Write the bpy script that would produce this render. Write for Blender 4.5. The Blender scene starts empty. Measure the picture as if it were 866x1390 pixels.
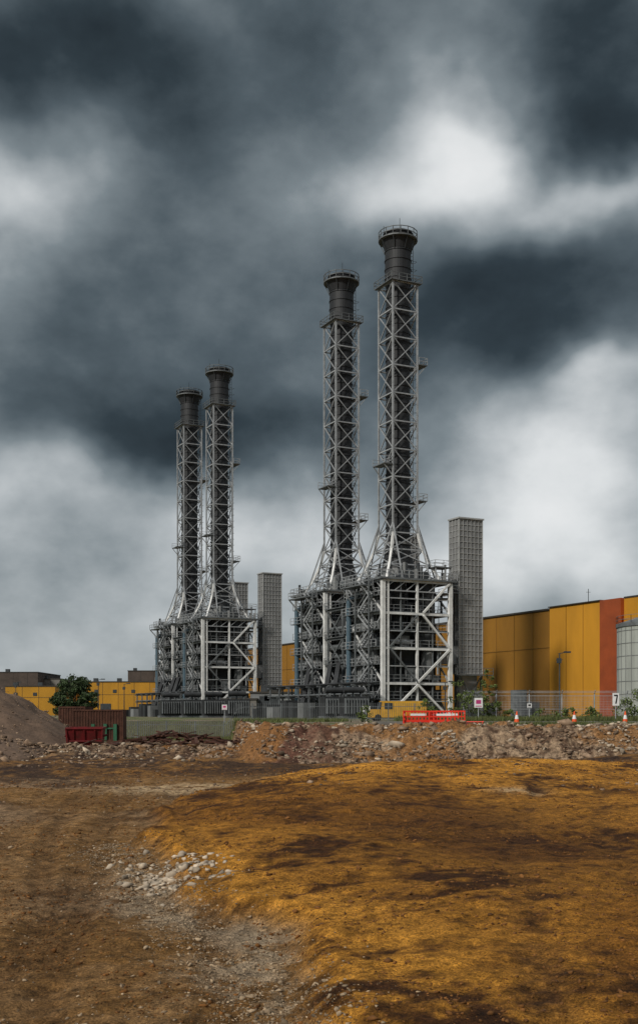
import bpy, math, random, bmesh
import numpy as np
from mathutils import Vector, Matrix
random.seed(7); rng=np.random.default_rng(7)
sc=bpy.context.scene
sc.view_settings.view_transform='Standard'
sc.view_settings.look='None'
sc.view_settings.exposure=0
F=1500.0; HY=968.0; CH=2.6
# ------------------------------------------------ camera
cd=bpy.data.cameras.new('camera'); cam=bpy.data.objects.new('camera',cd); sc.collection.objects.link(cam)
cam.location=(0,0,CH); cam.rotation_euler=(math.radians(90),0,0)
cd.sensor_fit='VERTICAL'; cd.sensor_height=36; cd.lens=36*F/1390; cd.shift_y=(HY-695)/1390
cd.clip_start=0.1; cd.clip_end=12000
sc.camera=cam
def lin(c): 
    return tuple(((v/255)/12.92 if v/255<=0.04045 else ((v/255+0.055)/1.055)**2.4) for v in c)
# ------------------------------------------------ world
SUN_EL=math.radians(36); SUN_AZ=math.radians(220)  # from behind-left of camera
w=bpy.data.worlds.new("World"); sc.world=w; w.use_nodes=True
nt=w.node_tree; N=nt.nodes; L=nt.links; N.clear()
def nd(t,**k):
    n=N.new(t)
    for a,b in k.items(): setattr(n,a,b)
    return n
def mth(op,a,b=None,c=None,clamp=False):
    n=nd('ShaderNodeMath',operation=op); n.use_clamp=clamp
    for i,v in enumerate((a,b,c)):
        if v is None: continue
        if isinstance(v,(int,float)): n.inputs[i].default_value=v
        else: L.new(v,n.inputs[i])
    return n.outputs[0]
tc=nd('ShaderNodeTexCoord'); sep=nd('ShaderNodeSeparateXYZ'); L.new(tc.outputs['Generated'],sep.inputs[0])
az=mth('ARCTAN2',sep.outputs[0],sep.outputs[1]); el=mth('ARCSINE',sep.outputs[2])
def wnoise(scale,detail,off=(0,0,0),stretch=(1,1,1),rough=.5):
    mp=nd('ShaderNodeMapping'); mp.inputs['Location'].default_value=off; mp.inputs['Scale'].default_value=stretch
    L.new(tc.outputs['Generated'],mp.inputs[0])
    n=nd('ShaderNodeTexNoise'); n.inputs['Scale'].default_value=scale; n.inputs['Detail'].default_value=detail; n.inputs['Roughness'].default_value=rough
    L.new(mp.outputs[0],n.inputs['Vector']); return n.outputs[0]
n1=wnoise(6,4,(3,1,2)); n2=wnoise(6,4,(8,5,9))
azw=mth('ADD',az,mth('MULTIPLY',mth('SUBTRACT',n1,.5),.17))
elw=mth('ADD',el,mth('MULTIPLY',mth('SUBTRACT',n2,.5),.14))
cmb=nd('ShaderNodeCombineXYZ'); L.new(azw,cmb.inputs[0]); L.new(elw,cmb.inputs[1])
# px, py, half-width, half-height, rotation(deg, ccw), amplitude
blobs=[(50,20,190,110,0,-.20),(230,150,150,75,-30,-.16),(400,90,110,90,0,-.12),(520,0,160,70,0,-.10),
(40,215,110,55,8,.20),
(625,170,85,95,45,.34),(540,250,150,38,10,.15),(450,235,70,50,0,.10),(560,110,60,60,0,.09),
(800,80,150,110,0,-.27),(790,175,100,38,-8,-.17),
(800,255,140,34,10,.23),
(240,430,300,120,10,-.15),(290,590,190,75,0,-.30),(110,560,120,50,0,-.07),
(700,425,200,75,0,-.24),(620,350,90,60,0,-.08),(810,345,130,45,0,-.12),(620,500,130,70,0,-.13),
(800,610,140,75,0,.24),(690,740,200,90,10,.22),(830,505,90,22,12,.14),
(360,720,120,70,0,.20),(90,660,170,50,10,.16),(300,860,600,130,0,.08),(800,780,160,60,0,.08)]
acc=None
for px,py,sx,sy,rot,amp in blobs:
    a0=math.atan((px-433)/F); e0=math.atan((HY-py)/F*math.cos(a0))
    mp=nd('ShaderNodeMapping',vector_type='TEXTURE')
    mp.inputs['Location'].default_value=(a0,e0,0); mp.inputs['Rotation'].default_value=(0,0,math.radians(rot)); mp.inputs['Scale'].default_value=(sx/F,sy/F,1)
    L.new(cmb.outputs[0],mp.inputs[0])
    dp=nd('ShaderNodeVectorMath',operation='DOT_PRODUCT'); L.new(mp.outputs[0],dp.inputs[0]); L.new(mp.outputs[0],dp.inputs[1])
    g=mth('POWER',math.exp(-1),dp.outputs['Value'])
    acc=mth('MULTIPLY_ADD',g,amp,acc if acc is not None else .50)
big=wnoise(9,6,(1.3,2,0.4),(1,1,1.5),.54)
acc=mth('MULTIPLY_ADD',mth('SUBTRACT',big,.5),.38,acc)
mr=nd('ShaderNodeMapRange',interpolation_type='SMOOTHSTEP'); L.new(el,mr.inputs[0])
mr.inputs[1].default_value=math.radians(37); mr.inputs[2].default_value=math.radians(62); mr.inputs[3].default_value=0; mr.inputs[4].default_value=.42  # added brightness in the unseen overhead sky, to light the ground
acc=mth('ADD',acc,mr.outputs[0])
ramp=nd('ShaderNodeValToRGB'); cr=ramp.color_ramp
st=[(.12,(30,37,40)),(.23,(47,57,62)),(.35,(80,91,97)),(.5,(124,134,139)),(.65,(178,184,187)),(.80,(222,225,226)),(1.,(248,248,248))]
while len(cr.elements)<len(st): cr.elements.new(.5)
for e,(p,c) in zip(cr.elements,st): e.position=p; e.color=(*lin(c),1)
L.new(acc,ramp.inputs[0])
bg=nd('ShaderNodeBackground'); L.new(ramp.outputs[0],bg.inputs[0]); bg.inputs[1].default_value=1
sky=nd('ShaderNodeTexSky',sky_type='NISHITA'); sky.sun_disc=False; sky.sun_elevation=SUN_EL; sky.sun_rotation=SUN_AZ
bg2=nd('ShaderNodeBackground'); L.new(sky.outputs[0],bg2.inputs[0]); bg2.inputs[1].default_value=.08
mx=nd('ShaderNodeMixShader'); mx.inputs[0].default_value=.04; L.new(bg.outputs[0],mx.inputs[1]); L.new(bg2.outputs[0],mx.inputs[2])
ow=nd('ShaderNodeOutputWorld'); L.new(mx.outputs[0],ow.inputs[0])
sd=bpy.data.lights.new('sun','SUN'); sd.energy=3.0; sd.angle=math.radians(7); sd.color=(1,.94,.84)
so=bpy.data.objects.new('sun',sd); sc.collection.objects.link(so)
dirs=Vector((math.sin(SUN_AZ)*math.cos(SUN_EL),math.cos(SUN_AZ)*math.cos(SUN_EL),math.sin(SUN_EL)))
so.rotation_euler=dirs.to_track_quat('Z','Y').to_euler(); so.location=dirs*300

# ------------------------------------------------ materials
def mat(name,col,rough=.7,metal=0,var=.35,scale=1.5,bump=0,bscale=20,col2=None,stretch=(1,1,1),ribs=None,island=0,detail=4):
    m=bpy.data.materials.new(name); m.use_nodes=True; t=m.node_tree; n=t.nodes; l=t.links
    b=n['Principled BSDF']; b.inputs['Roughness'].default_value=rough; b.inputs['Metallic'].default_value=metal
    b.inputs['Specular IOR Level'].default_value=.3
    tcc=n.new('ShaderNodeTexCoord'); mp=n.new('ShaderNodeMapping'); mp.inputs['Scale'].default_value=stretch; l.new(tcc.outputs['Object'],mp.inputs[0])
    no=n.new('ShaderNodeTexNoise'); no.inputs['Scale'].default_value=scale; no.inputs['Detail'].default_value=detail; no.inputs['Roughness'].default_value=.65; l.new(mp.outputs[0],no.inputs['Vector'])
    r=n.new('ShaderNodeValToRGB'); r.color_ramp.elements[0].position=.32; r.color_ramp.elements[1].position=.68
    c2=col2 if col2 else tuple(c*(1-var) for c in col)
    r.color_ramp.elements[0].color=(*c2,1); r.color_ramp.elements[1].color=(*col,1)
    l.new(no.outputs[0],r.inputs[0]); out=r.outputs[0]
    if island:
        g=n.new('ShaderNodeNewGeometry'); mm=n.new('ShaderNodeMapRange'); mm.inputs[3].default_value=1-island; mm.inputs[4].default_value=1+island*.6
        l.new(g.outputs['Random Per Island'],mm.inputs[0]); vm=n.new('ShaderNodeVectorMath'); vm.operation='SCALE'; l.new(out,vm.inputs[0]); l.new(mm.outputs[0],vm.inputs['Scale']); out=vm.outputs[0]
    l.new(out,b.inputs['Base Color'])
    h=None
    if bump:
        nb=n.new('ShaderNodeTexNoise'); nb.inputs['Scale'].default_value=bscale; nb.inputs['Detail'].default_value=5; l.new(tcc.outputs['Object'],nb.inputs['Vector'])
        bp=n.new('ShaderNodeBump'); bp.inputs['Strength'].default_value=bump; bp.inputs['Distance'].default_value=.05; l.new(nb.outputs[0],bp.inputs['Height']); l.new(bp.outputs[0],b.inputs['Normal']); h=bp
    if ribs:
        wv=n.new('ShaderNodeTexWave'); wv.bands_direction=ribs[0]; wv.inputs['Scale'].default_value=ribs[1]; l.new(tcc.outputs['Object'],wv.inputs['Vector'])
        b2=n.new('ShaderNodeBump'); b2.inputs['Strength'].default_value=.8; b2.inputs['Distance'].default_value=ribs[2]; l.new(wv.outputs[0],b2.inputs['Height'])
        if h: l.new(h.outputs[0],b2.inputs['Normal'])
        l.new(b2.outputs[0],b.inputs['Normal'])
    return m
M={}
M['flue']=mat('flue_charcoal_cladding',(.034,.037,.042),.6,.1,.5,.9,stretch=(1,1,.15))
M['steel']=mat('galvanised_steel',(.44,.46,.48),.5,.3,.4,1.2)
M['white']=mat('white_painted_steel',(.74,.75,.75),.5,0,.35,.9)
M['dsteel']=mat('dark_steelwork',(.06,.068,.075),.6,.3,.5,.8)
M['gsteel']=mat('grey_steelwork',(.17,.185,.195),.6,.2,.5,.8)
M['casing']=mat('boiler_casing',(.048,.051,.055),.6,.2,.55,.35,stretch=(1,1,.4))
M['casel']=mat('light_casing',(.24,.25,.255),.6,.2,.5,.4,stretch=(1,1,.4))
M['bluepipe']=mat('blue_grey_pipe',(.08,.13,.17),.5,.1,.3)
M['silver']=mat('silver_cladding',(.27,.275,.28),.5,.2,.3,.6,stretch=(1,1,.5))
M['silrib']=mat('silver_ribs',(.43,.44,.44),.5,.2,.3,.8)
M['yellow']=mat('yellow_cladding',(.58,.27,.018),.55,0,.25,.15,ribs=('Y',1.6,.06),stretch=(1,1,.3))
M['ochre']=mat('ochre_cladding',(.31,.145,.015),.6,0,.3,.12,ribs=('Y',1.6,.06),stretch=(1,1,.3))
M['orange']=mat('orange_cladding',(.38,.075,.016),.55,0,.3,.3,ribs=('Y',2.2,.08))
M['trim']=mat('dark_trim',(.05,.045,.04),.6)
M['seam']=mat('ochre_seam',(.16,.08,.015),.6)
M['concrete']=mat('concrete',(.20,.19,.175),.9,0,.4,.6,bump=.3)
M['brown']=mat('brown_cladding',(.085,.065,.055),.8,0,.4,.3)
M['rust']=mat('rusty_steel',(.085,.035,.022),.85,0,.6,1.5,bump=.4)
M['skip']=mat('red_skip_paint',(.17,.010,.014),.6,0,.55,2.0,col2=(.06,.012,.010))
M['barrier']=mat('red_plastic',(.72,.04,.02),.45,0,.2,3)
M['cone']=mat('orange_cone_plastic',(.75,.10,.02),.5,0,.2,3)
M['wht']=mat('white_plastic',(.72,.72,.72),.5,0,.15,4)
M['black']=mat('black_paint',(.02,.02,.02),.6)
M['green']=mat('green_paint',(.03,.13,.07),.6,0,.4,2)
M['pink']=mat('magenta_print',(.5,.05,.2),.6)
M['yel2']=mat('yellow_paint',(.62,.33,.03),.5,0,.3,2)
M['glass']=mat('dark_glass',(.03,.035,.04),.15)
M['asphalt']=mat('asphalt',(.075,.075,.073),.9,0,.35,.7,bump=.3,bscale=30)
M['leaf']=mat('leaves',(.12,.165,.04),.7,0,.5,2.5,island=.6)
M['leafd']=mat('dark_leaves',(.045,.075,.025),.7,0,.5,1.5,island=.6)
M['bark']=mat('bark',(.07,.055,.04),.9,0,.4,6,bump=.4)
M['grass']=mat('grass',(.12,.14,.045),.8,0,.5,1.5,island=.5)
M['rock']=mat('rubble_stone',(.31,.22,.15),.95,0,.5,2.2,col2=(.11,.07,.045),island=.6)
M['pale']=mat('broken_concrete',(.50,.41,.31),.95,0,.45,2.5,island=.5)
M['peb']=mat('pebbles',(.34,.25,.16),.9,0,.45,8,island=.6)
M['clod']=mat('soil_clods',(.20,.085,.022),.95,0,.5,5,island=.5)
M['heap']=mat('spoil_soil',(.145,.095,.065),.95,0,.5,.8,bump=.9,bscale=5)

# ------------------------------------------------ mesh builder
class MB:
    def __init__(s): s.v=[]; s.f=[]
    def hexa(s,pts):
        k=len(s.v); s.v+= [tuple(p) for p in pts]
        for q in ((0,3,2,1),(4,5,6,7),(0,1,5,4),(1,2,6,5),(2,3,7,6),(3,0,4,7)): s.f.append(tuple(k+i for i in q))
    def box(s,x0,x1,y0,y1,z0,z1):
        s.hexa([(x0,y0,z0),(x1,y0,z0),(x1,y1,z0),(x0,y1,z0),(x0,y0,z1),(x1,y0,z1),(x1,y1,z1),(x0,y1,z1)])
    def beam(s,p,q,w,h=None):
        h=h or w; p=Vector(p); q=Vector(q); d=(q-p).normalized()
        up=Vector((0,0,1)) if abs(d.z)<.95 else Vector((0,1,0))
        a=d.cross(up).normalized()*w/2; b=a.cross(d).normalized()*h/2
        s.hexa([p-a-b,p+a-b,p+a+b,p-a+b,q-a-b,q+a-b,q+a+b,q-a+b])
    def cyl(s,p,q,r1,r2=None,n=16,caps=True):
        r2=r1 if r2 is None else r2; p=Vector(p); q=Vector(q); d=(q-p).normalized()
        up=Vector((0,0,1)) if abs(d.z)<.95 else Vector((0,1,0))
        a=d.cross(up).normalized(); b=a.cross(d).normalized(); k=len(s.v)
        for c,r in ((p,r1),(q,r2)):
            for i in range(n):
                t=2*math.pi*i/n; s.v.append(tuple(c+a*math.cos(t)*r+b*math.sin(t)*r))
        for i in range(n): j=(i+1)%n; s.f.append((k+i,k+j,k+n+j,k+n+i))
        if caps: s.f.append(tuple(k+i for i in range(n))[::-1]); s.f.append(tuple(k+n+i for i in range(n)))
    def rail(s,pts,h=1.1,w=.07,step=1.5):
        for p,q in zip(pts[:-1],pts[1:]):
            p=Vector(p);q=Vector(q);n=max(1,int((q-p).length/step))
            for i in range(n+1):
                a=p.lerp(q,i/n); s.beam(a,a+Vector((0,0,h)),w)
            for hh in (h,h*.5): s.beam(p+Vector((0,0,hh)),q+Vector((0,0,hh)),w)
    def mesh(s,name,m,smooth=False):
        me=bpy.data.meshes.new(name); me.from_pydata(s.v,[],s.f); me.materials.append(m)
        if smooth: me.polygons.foreach_set('use_smooth',[True]*len(me.polygons))
        me.update(); return me
def link(name,data,parent=None,loc=None):
    o=bpy.data.objects.new(name,data); sc.collection.objects.link(o)
    if parent: o.parent=parent
    if loc: o.location=loc
    return o
def empty(name,loc=(0,0,0),rz=0):
    e=bpy.data.objects.new(name,None); sc.collection.objects.link(e); e.location=loc; e.rotation_euler=(0,0,rz); e.empty_display_size=.5; return e
def group(name,parts,loc=(0,0,0),rz=0):
    e=empty(name,loc,rz)
    for pn,mb,m in parts:
        if mb.f: link(pn,mb.mesh(pn,m),e)
    return e

# ------------------------------------------------ noise / terrain
def h2(ix,iy,s):
    n=(ix.astype(np.int64)*374761393+iy.astype(np.int64)*668265263+s*1442695041)&0xffffffff
    n=((n^(n>>13))*1274126177)&0xffffffff; n=(n^(n>>16))&0xffffffff
    return n/4294967295.0
def vn(x,y,s=0):
    ix=np.floor(x); iy=np.floor(y); fx=x-ix; fy=y-iy; fx=fx*fx*fx*(fx*(fx*6-15)+10); fy=fy*fy*fy*(fy*(fy*6-15)+10)
    a=h2(ix,iy,s);b=h2(ix+1,iy,s);c=h2(ix,iy+1,s);d=h2(ix+1,iy+1,s)
    return (a*(1-fx)+b*fx)*(1-fy)+(c*(1-fx)+d*fx)*fy
def fbm(x,y,s=0,o=4,g=.5):
    r=0;a=1;t=0
    for i in range(o):
        c,sn=math.cos(.7*i),math.sin(.7*i)
        r=r+a*vn((x*c-y*sn)*2**i+17*i,(x*sn+y*c)*2**i+9*i,s+i); t+=a; a*=g
    return r/t
def ss(a,b,x):
    t=np.clip((x-a)/(b-a),0,1); return t*t*(3-2*t)
EY=np.array([0,9.2,11.75,13.4,15.8,18.4,21.4,25.7,30.7,36.4,41.5,50]); EX=np.array([.6,.15,-.4,-1.0,-1.82,-2.67,-3.5,-4.2,-4.1,-2.6,-.9,1])
def xedge(y): return np.interp(y,EY,EX)
def Y0(x): return 56.5+(1-ss(-11,-2.5,x))*62+3*(fbm(x/5,x*0+3,5,2)-.5)
def masks(x,y):
    e=x-xedge(y)+1.0*(fbm(x/1.1,y/1.1,11,4)-.5)+.9*(fbm(x/3,y/3,14,2)-.5)
    och=ss(-.15,.35,e)*(1-ss(43,50,y+5*(fbm(x/3,y/3,31,3)-.5)))
    b0=Y0(x); bank=ss(b0-2,b0+.5,y)*(1-ss(b0+8,b0+14,y))
    lr=np.exp(-((y-67-1.5*np.sin(x*.5))/3.6)**2)*ss(-18,-14,x)*(1-ss(-5,0,x))  # low rubble ridge on the left
    return e,och,b0,bank,lr
def scrape(x,y): # machine scrape marks, running diagonally
    return fbm((x*.88+y*.47)/1.5,(y*.88-x*.47)/.32,70,3,.6)
def ruts(x,y): # tyre tracks with cleats
    m=0*x; cl=0*x
    for cx,cy,sl,am,ph in ((-2.0,8,-.11,.5,0),(-3.4,8,-.16,.7,1.3),(2.6,8,.20,.6,2.1),(-5.2,20,-.05,.8,.4)):
        for off in (-.85,.85):
            xc=cx+off+sl*(y-cy)+am*np.sin(y*.13+ph)
            g=np.exp(-((x-xc)/.24)**4); m=np.maximum(m,g*(.45+.55*(fbm(x*0+ph*9,y/2.5,44,2)>.45)))
            cl=np.where(g>.3,np.sin((y+np.abs(x-xc)*.8)*2*np.pi/.30),cl)
    fade=ss(6,8,y)*(1-ss(36,46,y)); return m*fade,cl
def H(x,y):
    e,och,b0,bank,lr=masks(x,y)
    plat=ss(b0,b0+6.5,y+2.2*(fbm(x/2.2,y/2.2,41,3)-.5))
    lo=1-plat
    far=1-ss(100,160,y)
    z=.30*(fbm(x/7,y/7,1,3)-.5)*lo+.20*(fbm(x/1.6,y/1.6,2,4)-.5)*(lo*.8+.2*bank)
    z=z+(.085*(fbm(x/.35,y/.35,3,4,.6)-.5))*(1-.6*plat)*far
    z=z+.045*(scrape(x,y)-.5)*lo*ss(-.2,.5,e)
    rm,rc=ruts(x,y); z=z-rm*.055+rm*rc*.014
    z=z+.28*ss(-.2,.45,e)*(1-ss(40,48,y))*ss(5,9,y)
    crest=np.exp(-((y-39-.25*x+2*np.sin(x*.35))/6.5)**2)*ss(-2.5,6,x-xedge(y)-.2)
    z=z+.55*crest+.22*ss(0,4,e)*(1-ss(30,46,y))*ss(9,16,y)
    z=z-.28*np.exp(-((y-19)/5)**2-((x-4.5)/4)**2)
    z=z+.5*np.exp(-((y-50.5)/2.5)**2)*fbm(x/3,y/3,7,3)
    z=z+lr*lo*(.35+1.5*np.abs(fbm(x/1.6,y/1.6,18,4)-.42))
    z=z+1.68*plat+bank*ss(-14,-6,x)*(1.1*np.abs(fbm(x/1.8,y/1.8,8,4)-.5)+.6*(fbm(x/.6,y/.6,9,3)-.5))*(1-.85*ss(b0+7,b0+12,y))+.07*ss(b0+10,b0+16,y)
    return z
def Hs(x,y): return float(H(np.array([float(x)]),np.array([float(y)]))[0])
def axis(segs):
    out=[]
    for a,b,n in segs: out+=list(np.linspace(a,b,n,endpoint=False))
    return out
pos=axis([(0,6,190),(6,24,220),(24,60,70),(60,300,30)])+[300,450,800,1500,3000,6000]
xs=np.array([-p for p in pos[::-1][:-1]]+pos)
ys=[-6000,-2000,-600,-200,-80,-40,-20,-10,-5,-2,0,2,4]
y=5.
while y<75: ys.append(y); y*=1.004
while y<210: ys.append(y); y*=1.012
while y<7000: ys.append(y); y*=1.10
ys=np.array(ys); X,Yg=np.meshgrid(xs,ys); X=X.ravel();Yf=Yg.ravel()
Z=H(X,Yf); nx=len(xs);ny=len(ys)
co=np.stack([X,Yf,Z],1).astype(np.float32)
me=bpy.data.meshes.new('ground'); me.vertices.add(nx*ny); me.vertices.foreach_set('co',co.ravel())
i,j=np.meshgrid(np.arange(nx-1),np.arange(ny-1)); k=(j*nx+i).ravel()
fa=np.stack([k,k+1,k+nx+1,k+nx],1).astype(np.int32); nf=len(fa)
me.loops.add(nf*4); me.loops.foreach_set('vertex_index',fa.ravel()); me.polygons.add(nf)
me.polygons.foreach_set('loop_start',np.arange(nf,dtype=np.int32)*4); me.polygons.foreach_set('loop_total',np.full(nf,4,dtype=np.int32))
me.polygons.foreach_set('use_smooth',np.ones(nf,dtype=bool)); me.update(calc_edges=True)
# macro soil colours
def C(*c): return np.array(c)[None,:]
def mixc(a,b,t): t=np.clip(t,0,1)[:,None]; return a*(1-t)+b*t
e,och,b0,bank,lr=masks(X,Yf)
n_a=fbm(X/2.2,Yf/3.0,60,5,.6); n_b=fbm(X/.45,Yf/.45,61,5,.65); n_c=fbm(X/6,Yf/9,62,3); n_s=scrape(X,Yf); rm,rc=ruts(X,Yf)
base=mixc(C(.080,.046,.026),C(.28,.18,.10),ss(.38,.62,n_a*.5+n_b*.5))
base=mixc(base,C(.28,.14,.035),ss(.5,.7,n_c)*.55)
gr=np.exp(-((e+.55)/.5)**2)*(1-ss(15,20,Yf)); base=mixc(base,C(.42,.33,.23),gr*ss(.40,.6,n_b+.04)*.85)
oc=mixc(C(.060,.024,.008),C(.29,.122,.018),ss(.38,.62,n_a*.47+n_b*.37+n_s*.16))
hot=np.exp(-((X-.2)/4.2)**2-((Yf-37)/6)**2)*.95+np.exp(-((e-.7)/.7)**2)*(1-ss(17,23,Yf))*.85+np.exp(-((X-9)/6)**2-((Yf-40)/7)**2)*.8+ss(.55,.72,n_c)*.55
drk=np.exp(-((X-3.2)/3.2)**2-((Yf-21)/6)**2)*.8
oc=mixc(oc,C(.54,.245,.035),hot*ss(.40,.62,n_b*.42+n_a*.42+n_s*.16+.03))
oc=mixc(oc,C(.060,.025,.010),drk*ss(.38,.58,n_b*.5+n_a*.5))
col=mixc(base,oc,och)
col=mixc(col,C(.075,.040,.020),rm*.4)
pale=np.exp(-((X+4.8)/2.6)**4-((Yf-38)/2.2)**4)+np.exp(-((X-5.2)/.7)**2-((Yf-29.5)/.7)**2)
col=mixc(col,C(.50,.36,.21),pale*ss(.35,.6,n_b+.05)*.85)
dk=ss(41,47,Yf+5*(n_a-.5))*(1-ss(b0-1,b0+1,Yf)); col=mixc(col,mixc(C(.045,.026,.018),C(.24,.115,.03),ss(.42,.66,n_b*.5+n_a*.5)),dk*.9*(1-ss(66,74,Yf)))
rb=mixc(C(.09,.052,.032),C(.34,.24,.155),ss(.40,.62,n_b*.6+n_a*.4)); rb=mixc(rb,C(.12,.052,.036),np.exp(-((X+2)/3)**2)*.9)
rb=mixc(rb,C(.25,.12,.04),ss(.5,.65,fbm(X/3,Yf/3,66,3))*.8)
col=mixc(col,rb,lr)
rb=mixc(rb,mixc(C(.07,.055,.04),C(.10,.11,.05),n_b),1-ss(-10,-5,X))
col=mixc(col,rb,bank)
pl=ss(b0+7,b0+12,Yf); col=mixc(col,mixc(C(.17,.14,.10),C(.09,.11,.04),ss(.42,.58,n_c)),pl)
col=mixc(col,C(.12,.085,.06),ss(68,78,Yf)*(1-pl)*(1-bank)*.7)
at=me.color_attributes.new('soil','FLOAT_COLOR','POINT'); at.data.foreach_set('color',np.concatenate([col,np.ones((len(col),1))],1).astype(np.float32).ravel())
gm=bpy.data.materials.new('soil'); gm.use_nodes=True; t=gm.node_tree;n=t.nodes;l=t.links;b=n['Principled BSDF']; b.inputs['Roughness'].default_value=.95; b.inputs['Specular IOR Level'].default_value=.15
ac=n.new('ShaderNodeAttribute'); ac.attribute_name='soil'; tcc=n.new('ShaderNodeTexCoord')
def gn(s,d,r=.6):
    q=n.new('ShaderNodeTexNoise'); q.inputs['Scale'].default_value=s;q.inputs['Detail'].default_value=d;q.inputs['Roughness'].default_value=r;l.new(tcc.outputs['Object'],q.inputs['Vector']);return q.outputs[0]
a1=gn(5,7,.78); a2=gn(38,4,.75)
mr1=n.new('ShaderNodeMapRange'); l.new(a1,mr1.inputs[0]); mr1.inputs[1].default_value=.36;mr1.inputs[2].default_value=.64;mr1.inputs[3].default_value=.40;mr1.inputs[4].default_value=1.65
mr2=n.new('ShaderNodeMapRange'); l.new(a2,mr2.inputs[0]); mr2.inputs[1].default_value=.38;mr2.inputs[2].default_value=.62;mr2.inputs[3].default_value=.5;mr2.inputs[4].default_value=1.5
mu=n.new('ShaderNodeMath');mu.operation='MULTIPLY';l.new(mr1.outputs[0],mu.inputs[0]);l.new(mr2.outputs[0],mu.inputs[1])
vs=n.new('ShaderNodeVectorMath');vs.operation='SCALE';l.new(ac.outputs['Color'],vs.inputs[0]);l.new(mu.outputs[0],vs.inputs['Scale']);l.new(vs.outputs[0],b.inputs['Base Color'])
b1=n.new('ShaderNodeBump');b1.inputs['Strength'].default_value=1;b1.inputs['Distance'].default_value=.12;l.new(a1,b1.inputs['Height'])
b2=n.new('ShaderNodeBump');b2.inputs['Strength'].default_value=1;b2.inputs['Distance'].default_value=.03;l.new(a2,b2.inputs['Height']);l.new(b1.outputs[0],b2.inputs['Normal']);l.new(b2.outputs[0],b.inputs['Normal'])
me.materials.append(gm); link('ground',me)

# ------------------------------------------------ scattered stones (angular convex fragments)
TPL=[]
for q in range(14):
    bm=bmesh.new(); pts=rng.normal(size=(11,3)); pts/=np.linalg.norm(pts,axis=1)[:,None]; pts*=rng.uniform(.75,1.15,(11,1)); pts*=np.array([1,rng.uniform(.6,.95),rng.uniform(.35,.75)])
    for p in pts: bm.verts.new(p)
    r_=bmesh.ops.convex_hull(bm,input=bm.verts[:])
    bmesh.ops.delete(bm,geom=[g for g in r_['geom_interior'] if isinstance(g,bmesh.types.BMVert)],context='VERTS')
    bmesh.ops.triangulate(bm,faces=bm.faces[:]); bm.verts.index_update()
    TPL.append((np.array([v.co[:] for v in bm.verts]),np.array([[v.index for v in f.verts] for f in bm.faces]))); bm.free()
def stones(name,x,y,size,m,zfun=None,sink=.3):
    z=(zfun or H)(x,y); tid=rng.integers(0,len(TPL),len(x)); Vs=[];Fs=[];off=0
    for q,(TV,TF) in enumerate(TPL):
        s_=tid==q; n_=int(s_.sum()); 
        if not n_: continue
        nv=len(TV); P=np.repeat(TV[None],n_,0)*np.stack([rng.uniform(.7,1.35,n_),rng.uniform(.7,1.1,n_),rng.uniform(.7,1.1,n_)],1)[:,None,:]*size[s_][:,None,None]
        th=rng.uniform(0,6.28,n_); tx=rng.normal(0,.45,n_)
        c,sn=np.cos(tx)[:,None],np.sin(tx)[:,None]; yy=P[:,:,1]*c-P[:,:,2]*sn; zz=P[:,:,1]*sn+P[:,:,2]*c
        c,sn=np.cos(th)[:,None],np.sin(th)[:,None]; xx=P[:,:,0]*c-yy*sn; y2=P[:,:,0]*sn+yy*c
        Vs.append(np.stack([xx+x[s_][:,None],y2+y[s_][:,None],zz+(z[s_]+size[s_]*sink*.5)[:,None]],2).reshape(-1,3))
        Fs.append((TF[None]+(np.arange(n_)*nv)[:,None,None]).reshape(-1,3)+off); off+=nv*n_
    V=np.concatenate(Vs).astype(np.float32); Fc=np.concatenate(Fs).astype(np.int32)
    me=bpy.data.meshes.new(name); me.vertices.add(len(V)); me.vertices.foreach_set('co',V.ravel()); me.loops.add(len(Fc)*3); me.loops.foreach_set('vertex_index',Fc.ravel())
    me.polygons.add(len(Fc)); me.polygons.foreach_set('loop_start',np.arange(len(Fc),dtype=np.int32)*3); me.polygons.foreach_set('loop_total',np.full(len(Fc),3,dtype=np.int32)); me.update(calc_edges=True); me.materials.append(m)
    return link(name,me)
def lg(mu_,s_,n_,a,b_): return np.clip(rng.lognormal(mu_,s_,n_),a,b_)
n_=14000; x=rng.uniform(-7,40,n_); y=Y0(x)+rng.uniform(-3.5,11,n_)*rng.random(n_)**.5; keep=fbm(x/2,y/2,77,3)>.42+.12*(x<-1); x,y=x[keep],y[keep]
stones('bank_rubble',x,y,lg(-2.7,.65,len(x),.03,.48),M['rock'])
n_=8500; x=rng.uniform(-4,40,n_); y=Y0(x)+rng.uniform(1,11,n_); keep=fbm(x/1.7,y/1.7,78,3)>.50; x,y=x[keep],y[keep]
stones('broken_concrete_rubble',x,y,lg(-2.6,.65,len(x),.03,.5),M['pale'])
n_=3600; x=rng.uniform(-18,-2,n_); y=67+rng.normal(0,3.2,n_); keep=fbm(x/1.7,y/1.7,79,3)>.45; x,y=x[keep],y[keep]
stones('low_rubble_ridge',x,y,lg(-2.6,.65,len(x),.03,.45),M['rock'])
n_=1500; x=rng.uniform(-18,-2,n_); y=67+rng.normal(0,3.0,n_); keep=fbm(x/1.3,y/1.3,80,3)>.5; x,y=x[keep],y[keep]
stones('pale_rubble',x,y,lg(-2.6,.6,len(x),.03,.42),M['pale'])
n_=9000; y=rng.uniform(8,22,n_); x=xedge(y)-.5+rng.normal(0,.38,n_); stones('track_gravel',x,y,lg(-4.4,.5,n_,.005,.05),M['peb'])
n_=320; y=rng.normal(17.3,.9,n_); x=xedge(y)+rng.normal(.1,.4,n_); stones('broken_stone',x,y,lg(-3.0,.5,n_,.02,.13),M['pale'])
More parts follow.
